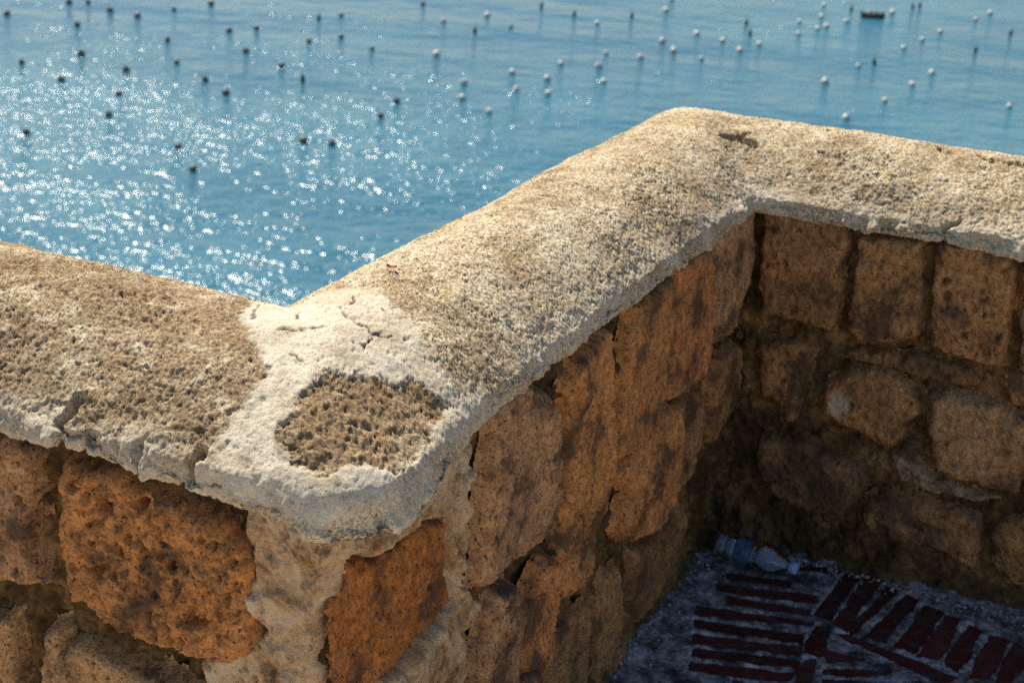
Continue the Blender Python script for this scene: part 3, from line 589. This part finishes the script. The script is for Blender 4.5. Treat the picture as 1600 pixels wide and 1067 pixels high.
    for sel, nm, lb in ((segA & ~fpl & ~fh, 'coping_run', None), (segB & ~fpl & ~fh, 'coping_run', None), (segC & ~fpl & ~fh, 'coping_run', None),
                        (fpl, 'plaster_cap', 'smooth cream plaster patch over the near corner of the coping'),
                        (fh & ~fpl, 'exposed_core', 'brown pitted patch where the corner plaster has broken away')):
        v, f, mk = pick(V, F, sel, masks)
        o = pobj(nm, v, f, M['coping'], masks=mk)
        if lb: o['label'] = lb
build_coping()

def wall_frame(kind):
    """origin, along, normal: points are o + s*along + z*Z + h*normal"""
    if kind == 'A': return np.array([0, FA, 0.]), np.array([1., 0, 0]), np.array([0, -1., 0])
    if kind == 'B': return np.array([FB, 0, 0.]), np.array([0, 1., 0]), np.array([1., 0, 0])
    return np.array([0, FC, 0.]), np.array([1., 0, 0]), np.array([0, -1., 0])

def to_world(kind, s, z, h):
    o, a, n = wall_frame(kind)
    return o + s[:, None] * a + h[:, None] * n + np.stack([0 * z, 0 * z, z], 1)

TUFF = {'orange': (.54, .245, .088), 'tan': (.42, .245, .120), 'brown': (.40, .215, .092), 'dark': (.27, .155, .075), 'red': (.36, .140, .040), 'grey': (.33, .235, .155)}

def stone(kind, poly, seed, H=.03, rad=.03, tone='orange', parent=None, pits=1.0, rough=1.0, tilt=(0, 0), res=.0036, lime=None, algae=0.0, warp=.006, sink=.022):
    p = np.array(poly, np.float32); lo = p.min(0) - .012; hi = p.max(0) + .012
    ns_, nz = [max(8, int((b - a) / res)) for a, b in zip(lo, hi)]
    s, z = np.meshgrid(np.linspace(lo[0], hi[0], ns_), np.linspace(lo[1], hi[1], nz), indexing='ij')
    Q = np.stack([s.ravel(), z.ravel()], 1)
    P3 = to_world(kind, Q[:, 0], Q[:, 1], np.zeros(len(Q)))
    sd = poly_sdf(Q, p) + .0010 + 1.2 * warp * fbm(P3, 22, 4, seed, .65); rad = rad * .8
    t = np.clip(sd / rad, 0, 1)
    prof = np.maximum(0, 1 - (1 - t) ** 3) ** .6
    h = -sink + (H + sink) * prof
    c = p.mean(0)
    h += (Q[:, 0] - c[0]) * tilt[0] + (Q[:, 1] - c[1]) * tilt[1]
    body = sstep(0, .012, sd)
    fm = fbm(P3, 30, 4, seed + 2, .6)
    h += body * rough * (.007 * fbm(P3, 9, 2, seed + 1) + .0050 * fm + .0024 * fbm(P3, 95, 3, seed + 3, .7) - .0045 * sstep(.15, .5, fm))
    w1, r1 = worley(Q + .004 * np.stack([perlin(P3, 70, seed + 5), perlin(P3, 70, seed + 6)], 1), 48, seed + 7)
    w2, r2 = worley(Q + .008 * np.stack([perlin(P3, 40, seed + 8), perlin(P3, 40, seed + 9)], 1), 24, seed + 9)
    h -= pits * body * (.0080 * (1 - sstep(.02, .06 + .36 * r1 ** 2, w1 + .12 * fm)) * (r1 > .4) + .017 * (1 - sstep(.02, .02 + .34 * r2 ** 3, w2 + .20 * fm)) * (r2 > .5))
    keep = sd > -.009
    if kind == 'B': keep &= Q[:, 0] > FA - .002
    masks = np.zeros((len(Q), 3), np.float32)
    if lime is not None:
        d = np.hypot((Q[:, 0] - lime[0]) / .022, (Q[:, 1] - lime[1]) / .030) + .7 * fbm(P3, 40, 3, 77)
        masks[:, 0] = .55 * (1 - sstep(.25, 1.25, d))
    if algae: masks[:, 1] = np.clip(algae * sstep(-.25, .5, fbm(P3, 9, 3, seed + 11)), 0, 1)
    V = to_world(kind, Q[:, 0], Q[:, 1], h)
    F = grid_faces(ns_, nz, flip=(kind != 'B') and True)
    F = F if kind != 'B' else F
    k = keep[F].all(1)
    v, f, mk = pick(V, F, k, masks)
    o = pobj('stone', v, f, M['tuff'], parent, mk)
    rr = random.Random(seed); g = rr.uniform(.88, 1.12); b = TUFF[tone]
    o.color = (b[0] * g, b[1] * g * rr.uniform(.95, 1.05), b[2] * g, 1)
    return o

def bed(kind, s0, s1, z0, z1, seed, base=0.0, res=.0045, grey=None):
    ns_, nz = int((s1 - s0) / res), int((z1 - z0) / res)
    s, z = np.meshgrid(np.linspace(s0, s1, ns_), np.linspace(z0, z1, nz), indexing='ij')
    s = s.ravel(); z = z.ravel(); P3 = to_world(kind, s, z, 0 * s)
    h = base + .010 * fbm(P3, 8, 3, seed) + .007 * fbm(P3, 30, 4, seed + 1, .6) + .0022 * fbm(P3, 100, 2, seed + 2)
    w, r = worley(np.stack([s, z], 1) + .01 * np.stack([perlin(P3, 30, 5), perlin(P3, 30, 6)], 1), 30, seed); h += .012 * (1 - sstep(.12, .42, w)) * (r > .6)
    h -= .009 * sstep(.1, .4, fbm(P3, 24, 3, seed + 4)) + .0035 * sstep(.0, .5, fbm(P3, 80, 3, seed + 5, .7))
    h += .020 * np.exp(-np.clip(z, 0, 1) / .05)
    if kind == 'B': h -= .030 * sstep(1.82, 1.70, s)
    V = to_world(kind, s, z, h)
    mk = np.zeros((len(s), 3), np.float32); mottle = {'A': .55, 'B': .55 + .2 * sstep(2.3, 2.9, s), 'C': .70}[kind]  # patchy darker mortar, more on the right run and far middle run
    mk[:, 1] = mottle * sstep(-.25, .40, fbm(P3, 5, 4, seed + 9, .6))
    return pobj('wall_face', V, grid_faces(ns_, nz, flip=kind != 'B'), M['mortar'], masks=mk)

def plaster_piece(kind, poly, seed, H=.016, rad=.006, name='plaster_patch', lab=None, ragged=.008):
    p = np.array(poly, np.float32); lo = p.min(0) - .015; hi = p.max(0) + .015; res = .0032
    ns_, nz = [max(8, int((b - a) / res)) for a, b in zip(lo, hi)]
    s, z = np.meshgrid(np.linspace(lo[0], hi[0], ns_), np.linspace(lo[1], hi[1], nz), indexing='ij')
    Q = np.stack([s.ravel(), z.ravel()], 1); P3 = to_world(kind, Q[:, 0], Q[:, 1], np.zeros(len(Q)))
    sd = poly_sdf(Q, p) + ragged * fbm(P3, 26, 4, seed, .6)
    t = np.clip(sd / rad, 0, 1)
    deep = .02 if kind != 'B' else .06; h = -deep + (H + deep) * np.sqrt(1 - (1 - t) ** 2)
    body = sstep(0, .01, sd)
    h += body * (.007 * fbm(P3, 10, 3, seed + 1) + .0025 * fbm(P3, 45, 3, seed + 2))
    lay = fbm(P3, 17, 4, seed + 6, .6); h -= body * (.0060 * sstep(.02, .07, lay) + .004 * sstep(.30, .34, lay))
    h -= body * .006 * (1 - sstep(.0, .035, np.abs(fbm(P3, 9, 4, seed + 7, .6)))) * sstep(-.1, .2, fbm(P3, 6, 2, seed + 8))
    w, r = worley(Q, 34, seed + 3); h -= body * .004 * (1 - sstep(.05, .22, w)) * (r > .75)
    V = to_world(kind, Q[:, 0], Q[:, 1], h); F = grid_faces(ns_, nz, flip=kind != 'B')
    ok = (sd > -.007) & ((Q[:, 0] > FA - .012) if kind == 'B' else (Q[:, 0] < FB - .004))
    v, f, _ = pick(V, F, ok[F].all(1))
    o = pobj(name, v, f, M['plaster'])
    if lab: o['label'] = lab
    return o

def build_walls():
    # left run, facing the terrace
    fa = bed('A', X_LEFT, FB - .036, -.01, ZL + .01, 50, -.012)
    A = TR['A']
    stone('A', A['A1'], 101, .022, .022, 'tan', fa, 1.0, 1.2)
    stone('A', A['A2'], 102, .030, .030, 'orange', fa, 1.7, 1.9)
    stone('A', A['A3'], 103, .018, .02, 'tan', fa, .8)
    stone('A', A['A4'], 104, .026, .02, 'tan', fa, 1.0, 1.2)
    stone('A', A['A5'], 105, .012, .02, 'tan', fa, 1.0, 1.2)
    rnd = random.Random(12)
    def filler(kind, parent, s0, s1, rows, seed):
        k = 0
        for (z0, z1) in rows:
            s = s0
            while s < s1 - .06:
                w = min(rnd.uniform(.14, .26), s1 - s); j = lambda a=.012: rnd.uniform(-a, a)
                q = [(s + .012 + j(.006), z0 + j()), (s + w * .5, z0 + j()), (s + w - .012, z0 + j()), (s + w - .010 + j(.006), (z0 + z1) / 2), (s + w - .014, z1 + j()), (s + w * .45, z1 + j()), (s + .014, z1 + j()), (s + .008, (z0 + z1) / 2)]
                stone(kind, q, seed + k, rnd.uniform(.018, .034), .026, rnd.choice(['orange', 'tan', 'brown', 'grey']), parent, 1.0, 1.2, res=.009)
                k += 1; s += w
    filler('A', fa, -3.3, -1.66, [(.60, .77), (.40, .57), (.20, .37), (.03, .17)], 200)
    filler('A', fa, -1.62, -.96, [(.17, .30), (.02, .14)], 260)
    plaster_piece('A', TR['Apl'], 301, .020, .012, lab='tall beige plaster smear down the near corner')
    # middle run
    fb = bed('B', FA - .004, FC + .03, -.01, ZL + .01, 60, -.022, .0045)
    B = TR['B']
    stone('B', B['B1'], 110, -.027, .02, 'red', fb, .6, .9, sink=.065)
    stone('B', B['B2'], 111, .006, .03, 'tan', fb, .6)
    stone('B', B['B3'], 112, .014, .03, 'orange', fb, .6)
    stone('B', B['B4'], 113, .014, .03, 'orange', fb, .6)
    stone('B', B['B5'], 114, .018, .03, 'orange', fb, .5)
    stone('B', B['B6'], 115, .010, .035, 'tan', fb, .6)
    stone('B', B['B7'], 116, .020, .03, 'orange', fb, .8)
    stone('B', B['B8'], 117, .012, .02, 'brown', fb, .8)
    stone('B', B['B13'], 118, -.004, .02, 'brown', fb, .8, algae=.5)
    stone('B', B['B9'], 119, .016, .02, 'tan', fb, .8)
    stone('B', B['B10'], 120, .016, .02, 'orange', fb, .8)
    stone('B', B['B11'], 121, .002, .02, 'brown', fb, .5)
    stone('B', B['B12'], 122, .004, .02, 'brown', fb, .5)
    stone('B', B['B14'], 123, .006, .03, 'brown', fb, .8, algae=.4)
    filler('B', fb, 1.43, 1.98, [(.02, .13), (.15, .26)], 290)
    plaster_piece('B', TR['Bband'], 311, -.004, .012, lab='thin beige plaster band under the corner coping')
    plaster_piece('B', TR['Bstrip'], 312, -.002, .012, lab='ragged beige plaster strip between two stones')
    # right run
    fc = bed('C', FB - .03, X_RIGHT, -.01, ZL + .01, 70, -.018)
    C = TR['C']
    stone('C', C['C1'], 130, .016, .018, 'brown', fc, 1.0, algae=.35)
    stone('C', C['C2'], 131, .018, .018, 'brown', fc, 1.1, 1.1)
    stone('C', C['C3'], 132, .020, .018, 'brown', fc, 1.1)
    stone('C', C['C4'], 133, .018, .018, 'tan', fc, 1.1)
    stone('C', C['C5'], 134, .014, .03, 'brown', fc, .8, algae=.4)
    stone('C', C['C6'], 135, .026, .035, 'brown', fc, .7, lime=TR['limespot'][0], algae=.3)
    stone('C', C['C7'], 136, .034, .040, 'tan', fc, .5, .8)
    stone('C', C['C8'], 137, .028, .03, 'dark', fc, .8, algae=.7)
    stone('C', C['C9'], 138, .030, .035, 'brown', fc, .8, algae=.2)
    stone('C', C['C10'], 139, .026, .03, 'brown', fc, .8)
    stone('C', C['C11'], 140, .014, .02, 'tan', fc, .6)
    stone('C', C['C12'], 141, .028, .03, 'tan', fc, .6)
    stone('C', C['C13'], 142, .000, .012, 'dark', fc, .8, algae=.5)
    stone('C', C['C14'], 143, .000, .02, 'grey', fc, .8)
    filler('C', fc, -.10, 1.45, [(.54, .77), (.31, .51), (.06, .28)], 330)
    # core of the wall behind the faces, and its outer face
    h0, h1 = -.02, ZL + .02
    parts = [box_vf(X_LEFT, XB - WB + .04, FA + .035, YA + WA - .04, h0, h1), box_vf(XB - WB + .04, FB - .055, FA + .04, YC + WC - .05, h0, h1 - .002), box_vf(XB - WB + .045, X_RIGHT, FC + .045, YC + WC - .04, h0, h1 - .004)]
    V, F = join(parts)
    pobj('wall_core', V, F, M['mortar'], smooth=False)
build_walls()

def build_rampart():
    xo = XB - WB + .03; ya = YA + WA - .03; yc = YC + WC - .03
    poly = [(-60, -9), (60, -9), (60, yc), (xo, yc), (xo, ya), (-60, ya)]
    V = [(x, y, SEA_Z - 2) for x, y in poly] + [(x, y, -.03) for x, y in poly]
    F = [(k, (k + 1) % 6, 6 + (k + 1) % 6, 6 + k) for k in range(6)]
    me = bpy.data.meshes.new('rampart'); me.from_pydata(V, [], F + [(6, 7, 8, 9, 10, 11)]); me.materials.append(M['mortar'])
    o = bpy.data.objects.new('rampart', me); link(o)
    tag(o, kind='structure')
build_rampart()

# ------------------------------------------------------------------ things
def lathe(prof, n=32):
    prof = np.array(prof); a = np.linspace(0, 2 * math.pi, n, endpoint=False)
    V = np.stack([prof[:, 0][:, None] * np.cos(a), prof[:, 0][:, None] * np.sin(a), np.repeat(prof[:, 1][:, None], n, 1)], -1).reshape(-1, 3)
    F = []
    for i in range(len(prof) - 1):
        for k in range(n):
            k2 = (k + 1) % n; F.append((i * n + k, i * n + k2, (i + 1) * n + k2, (i + 1) * n + k))
    return V, np.array(F)

def build_bottle():
    t = NT('clear_plastic')
    tr = t.n('ShaderNodeBsdfTransparent'); tr.inputs[0].default_value = (.80, .88, .97, 1)
    gl = t.n('ShaderNodeBsdfGlossy'); gl.inputs['Roughness'].default_value = .10
    fr = t.n('ShaderNodeFresnel'); fr.inputs[0].default_value = 1.5
    df = t.n('ShaderNodeBsdfDiffuse'); df.inputs[0].default_value = (.70, .77, .88, 1)
    m0 = t.n('ShaderNodeMixShader'); m0.inputs[0].default_value = .14; t.l(tr.outputs[0], m0.inputs[1]); t.l(df.outputs[0], m0.inputs[2])
    m1 = t.n('ShaderNodeMixShader'); t.l(fr.outputs[0], m1.inputs[0]); t.l(m0.outputs[0], m1.inputs[1]); t.l(gl.outputs[0], m1.inputs[2])
    t.l(m1.outputs[0], t.out.inputs['Surface']); clear = t.m
    capm = mat_plain('cap_plastic', (.30, .42, .78), .4, .08)
    labm = mat_plain('label_film', (.07, .13, .24), .35, .5, 60)
    (x0, y0), (x1, y1) = TR['bottle']; L = math.hypot(x1 - x0, y1 - y0)
    root = empty('water_bottle', (x0, y0, .038)); tag(root, 'crumpled clear plastic water bottle with pale blue cap lying by the wall', 'bottle')
    ang = math.atan2(y1 - y0, x1 - x0)
    root.rotation_euler = (0, 0, ang)
    r = .034; k = L / .205
    prof = [(.0005, .006), (.012, .004), (.024, .000), (.029, .004), (r, .012), (r, .030), (r * .94, .034), (r, .039), (r, .052), (r * .93, .056), (r * .93, .098), (r, .102), (r * .95, .107), (r * 1.02, .113),
            (r * 1.03, .128), (r * .98, .142), (r * .84, .158), (r * .62, .172), (.0145, .181), (.0125, .184), (.0125, .200)]
    def lay(V, wob=1):   # z axis of the lathe -> local x ; squash and dent
        V = np.array(V); P = np.stack([V[:, 2] * k, V[:, 0], V[:, 1]], 1)
        d = .006 * fbm(P, 26, 2, 91) * wob * sstep(.01, .05, P[:, 0]) * sstep(.19, .15, P[:, 0] / k)
        rr = np.hypot(P[:, 1], P[:, 2]); P[:, 1:] *= (1 + d / np.maximum(rr, .01))[:, None]
        P[:, 2] *= .93
        return P
    def dense(pr, st=.003):
        pr = np.array(pr); seg = np.hypot(*np.diff(pr, axis=0).T); s = np.concatenate([[0], np.cumsum(seg)])
        ss = np.arange(0, s[-1], st); return np.stack([np.interp(ss, s, pr[:, 0]), np.interp(ss, s, pr[:, 1])], 1)
    V, F = lathe(dense(prof), 48); n = len(V)
    Vi, Fi = lathe(dense([(max(a - .0007, .0003), b) for a, b in prof]), 48)
    Vo = lay(V)
    # thin wall: inner skin offset towards the axis
    Vin = Vo.copy(); rr = np.hypot(Vin[:, 1], Vin[:, 2]); Vin[:, 1:] *= (np.maximum(rr - .0006, .0001) / np.maximum(rr, .0001))[:, None]
    body = mesh_obj('body', np.concatenate([Vo, Vin]), np.concatenate([F[:, ::-1], F + n]), clear, root)
    V, F = lathe([(r * .93 + .0006, .058), (r * .935 + .0006, .075), (r * .93 + .0006, .096)], 48)
    mesh_obj('paper_label', lay(V) * (1, 1.012, 1.012), F[:, ::-1], labm, root)
    cp = [(.0005, .2085), (.0125, .2085), (.0145, .207), (.0148, .200), (.0148, .192), (.0140, .1905), (.0128, .1905)]
    V, F = lathe(cp, 36); V[:, :2] *= (1 + .02 * np.cos(np.arctan2(V[:, 1], V[:, 0]) * 18))[:, None]
    mesh_obj('cap', lay(V, 0), F, capm, root)
build_bottle()

def build_petal():
    c = np.array(TR['petal'][0])
    u, v = np.meshgrid(np.linspace(-1, 1, 13), np.linspace(-1, 1, 7), indexing='ij')
    w = .0042 * np.sqrt(np.maximum(0, 1 - u ** 2)) ; x = u * .0085; y = v * w; z = .003 + .0025 * u ** 2 + .002 * v ** 2
    ca, sa = math.cos(.3), math.sin(.3)
    V = np.stack([x * ca - y * sa, x * sa + y * ca, z], -1).reshape(-1, 3)
    V = np.concatenate([V, V - (0, 0, .0006)]); F = grid_faces(13, 7); F = np.concatenate([F, F[:, ::-1] + 91])
    o = mesh_obj('petal', V, F, mat_plain('red_petal', (.42, .035, .02), .6, .3, 200)); o.location = c + (0, 0, .003)
    tag(o, 'tiny red petal lying on top of the middle coping', 'petal')
build_petal()

def build_gravel():
    rnd = random.Random(5); Vs = []; Fs = []; n = 0
    ico = [(0, 0, 1), (.89, 0, .45), (.28, .85, .45), (-.72, .53, .45), (-.72, -.53, .45), (.28, -.85, .45), (.72, .53, -.45), (-.28, .85, -.45), (-.89, 0, -.45), (-.28, -.85, -.45), (.72, -.53, -.45), (0, 0, -1)]
    fi = [(0, 1, 2), (0, 2, 3), (0, 3, 4), (0, 4, 5), (0, 5, 1), (1, 6, 2), (2, 7, 3), (3, 8, 4), (4, 9, 5), (5, 10, 1), (2, 6, 7), (3, 7, 8), (4, 8, 9), (5, 9, 10), (1, 10, 6), (11, 7, 6), (11, 8, 7), (11, 9, 8), (11, 10, 9), (11, 6, 10)]
    for i in range(750):
        if rnd.random() < .72: x = rnd.uniform(FB, .5); y = FC - .012 - abs(rnd.gauss(0, .022)); 
        else: y = rnd.uniform(1.8, FC); x = FB + .0 + abs(rnd.gauss(0, .018))
        s = rnd.choice([.0012, .0016, .002, .002, .003, .0045]); z = .006 + .009 * math.exp(-min(x - FB + .03, FC + .01 - y) / .022)
        for p in ico: Vs.append((x + p[0] * s * rnd.uniform(.7, 1.3), y + p[1] * s * rnd.uniform(.7, 1.3), z + p[2] * s * rnd.uniform(.6, 1.1)))
        Fs += [(a + n, b + n, c + n) for a, b, c in fi]; n += 12
    o = mesh_obj('gravel', np.array(Vs), np.array(Fs), mat_plain('chip_stone', (.38, .34, .28), .9, .6, 120), smooth=False)
    tag(o, 'loose stone chips and grit along the foot of the wall', 'gravel', kind='stuff')
build_gravel()

def build_buoys():
    bw = mat_plain('buoy_white', (.66, .64, .58), .45, .12, 6); bd = mat_plain('buoy_dark', (.02, .025, .03), .5, .3, 6)
    prof = [(.0, -.34), (.15, -.31), (.27, -.22), (.335, -.09), (.352, 0), (.345, .02), (.335, .09), (.27, .22), (.16, .305), (.085, .33), (.075, .40), (.045, .42), (.0, .42)]
    V, F = lathe(prof, 20)
    p = mesh_obj('mooring_buoy', V, F, bw)
    me = p.data
    d = [(.0, -.5), (.16, -.48), (.20, -.35), (.20, .30), (.17, .40), (.06, .46), (.035, .50), (.030, .95), (.0, .96)]
    V2, F2 = lathe(d, 16); pd = mesh_obj('marker_float', V2, F2, bd); med = pd.data
    rnd = random.Random(8)
    is_backlit = lambda x, y: math.degrees(math.atan2(-x, y)) > 29.5
    pale = [p_ for p_ in TR['white'] if not is_backlit(*p_)]; backlit = [p_ for p_ in TR['white'] if is_backlit(*p_)]
    me2 = me.copy(); me2.materials.clear(); me2.materials.append(mat_plain('buoy_backlit', (.15, .145, .135), .5, .4, 6))  # same white buoys, silhouette against the glitter put into a darker colour
    dark_labels = sea_labels(TR['dark'], 'dark marker float')
    for pts, data, kind in ((pale, me, 'round white buoy'), (backlit, me2, 'round backlit buoy')):
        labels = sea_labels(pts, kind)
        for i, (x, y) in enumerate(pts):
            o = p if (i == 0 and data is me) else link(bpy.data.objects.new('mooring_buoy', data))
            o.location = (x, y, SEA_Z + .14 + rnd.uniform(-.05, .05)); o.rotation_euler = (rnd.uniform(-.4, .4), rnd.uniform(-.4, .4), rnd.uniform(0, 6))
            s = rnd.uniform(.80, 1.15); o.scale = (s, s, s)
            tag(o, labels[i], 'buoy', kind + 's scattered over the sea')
    for i, (x, y) in enumerate(TR['dark']):
        o = pd if i == 0 else link(bpy.data.objects.new('marker_float', med))
        o.location = (x, y, SEA_Z + .15); o.rotation_euler = (rnd.uniform(-.15, .15), rnd.uniform(-.15, .15), rnd.uniform(0, 6))
        tag(o, dark_labels[i], 'buoy', 'dark marker floats on the sea')
def sea_labels(pts, kind):
    """each float is told apart by its band of water, its third of the sea and its turn from the left there"""
    words = ['first', 'second', 'third', 'fourth', 'fifth', 'sixth', 'seventh', 'eighth', 'ninth', 'tenth', 'eleventh', 'twelfth', 'thirteenth', 'fourteenth', 'fifteenth', 'sixteenth', 'seventeenth', 'eighteenth']
    cells = {}
    for i, (x, y) in enumerate(pts):
        dist = math.hypot(x, y); az = math.degrees(math.atan2(-x, y))
        band = 'in the farthest water' if dist > 185 else 'in the far water' if dist > 155 else 'in the middle water' if dist > 130 else 'in the near water'
        part = 'left third of the sea' if az > 31.5 else 'right third of the sea' if az < 18.5 else 'middle third of the sea'
        cells.setdefault((band, part), []).append((-az, i))
    out = {}
    for (band, part), l in cells.items():
        l.sort()
        for k, (_, i) in enumerate(l):
            out[i] = ('only %s %s, %s' % (kind, band, part)) if len(l) == 1 else '%s %s from the left %s, %s' % (words[k], kind, band, part)
    return out
build_buoys()

def build_boat():
    hullm = mat_plain('boat_hull', (.045, .05, .03), .6, .3, 3); wood = mat_plain('boat_wood', (.14, .11, .07), .7, .3, 5); crate = mat_plain('boat_load', (.55, .43, .32), .8, .2, 5)
    root = empty('rowing_boat', (*TR['boat'][0], SEA_Z)); root.rotation_euler = (0, 0, R_(18))
    tag(root, 'small dark open boat low on the water among the far buoys', 'boat')
    L = 2.9; n = 25; m_ = 11
    u = np.linspace(-1, 1, n); v = np.linspace(-1, 1, m_)
    U, Vv = np.meshgrid(u, v, indexing='ij')
    wid = .58 * np.where(U > 0, np.sqrt(np.maximum(0, 1 - U ** 2.4)), 1 - .22 * U ** 2)
    sheer = .42 + .18 * np.maximum(U, 0) ** 2 + .10 * U ** 2
    X = U * L / 2; Y = wid * np.sin(Vv * math.pi / 2); Z = -.12 + (sheer + .12) * (1 - np.cos(Vv * math.pi / 2) ** .55)
    P = np.stack([X, Y, Z], -1).reshape(-1, 3)
    inner = P * (.97, .9, 1) + (0, 0, .03)
    F = grid_faces(n, m_); N = n * m_
    tr = [(0, k, k + 1) for k in range(1, m_ - 1)]
    hull = np.concatenate([F[:, ::-1], F + N])
    rim = []
    for i in range(n - 1):
        for j in (0, m_ - 1): rim.append((i * m_ + j, (i + 1) * m_ + j, N + (i + 1) * m_ + j, N + i * m_ + j))
    tr4 = [(k, k + 1, m_ - 2 - k, m_ - 1 - k) for k in range(m_ // 2)]
    mesh_obj('hull', np.concatenate([P, inner]), np.concatenate([hull, np.array(rim), np.array(tr4)]), hullm, root)
    for x in (-.75, .1, .75):
        V, F2 = box_vf(x - .11, x + .11, -.46, .46, .26, .30); mesh_obj('bench', V, F2, wood, root, False)
    V, F2 = join([box_vf(-1.62, -1.42, -.12, .12, .45, .82), box_vf(-1.56, -1.49, -.05, .05, -.2, .45)]); mesh_obj('outboard_motor', V, F2, mat_plain('motor_black', (.02, .02, .022), .4, .2), root, False)
    V, F2 = lathe([(.0, .30), (.22, .30), (.27, .42), (.25, .56), (.16, .68), (.0, .70)], 14); V[:, 0] = V[:, 0] * 1.5 - .42; V[:, 2] = .3 + (V[:, 2] - .3) * 1.5
    mesh_obj('net_heap', V, F2, crate, root)
    V, F2 = lathe([(.0, .30), (.15, .30), (.18, .5), (.13, .75), (.0, .80)], 12); V[:, 0] += .35
    mesh_obj('bucket', V, F2, hullm, root)
build_boat()
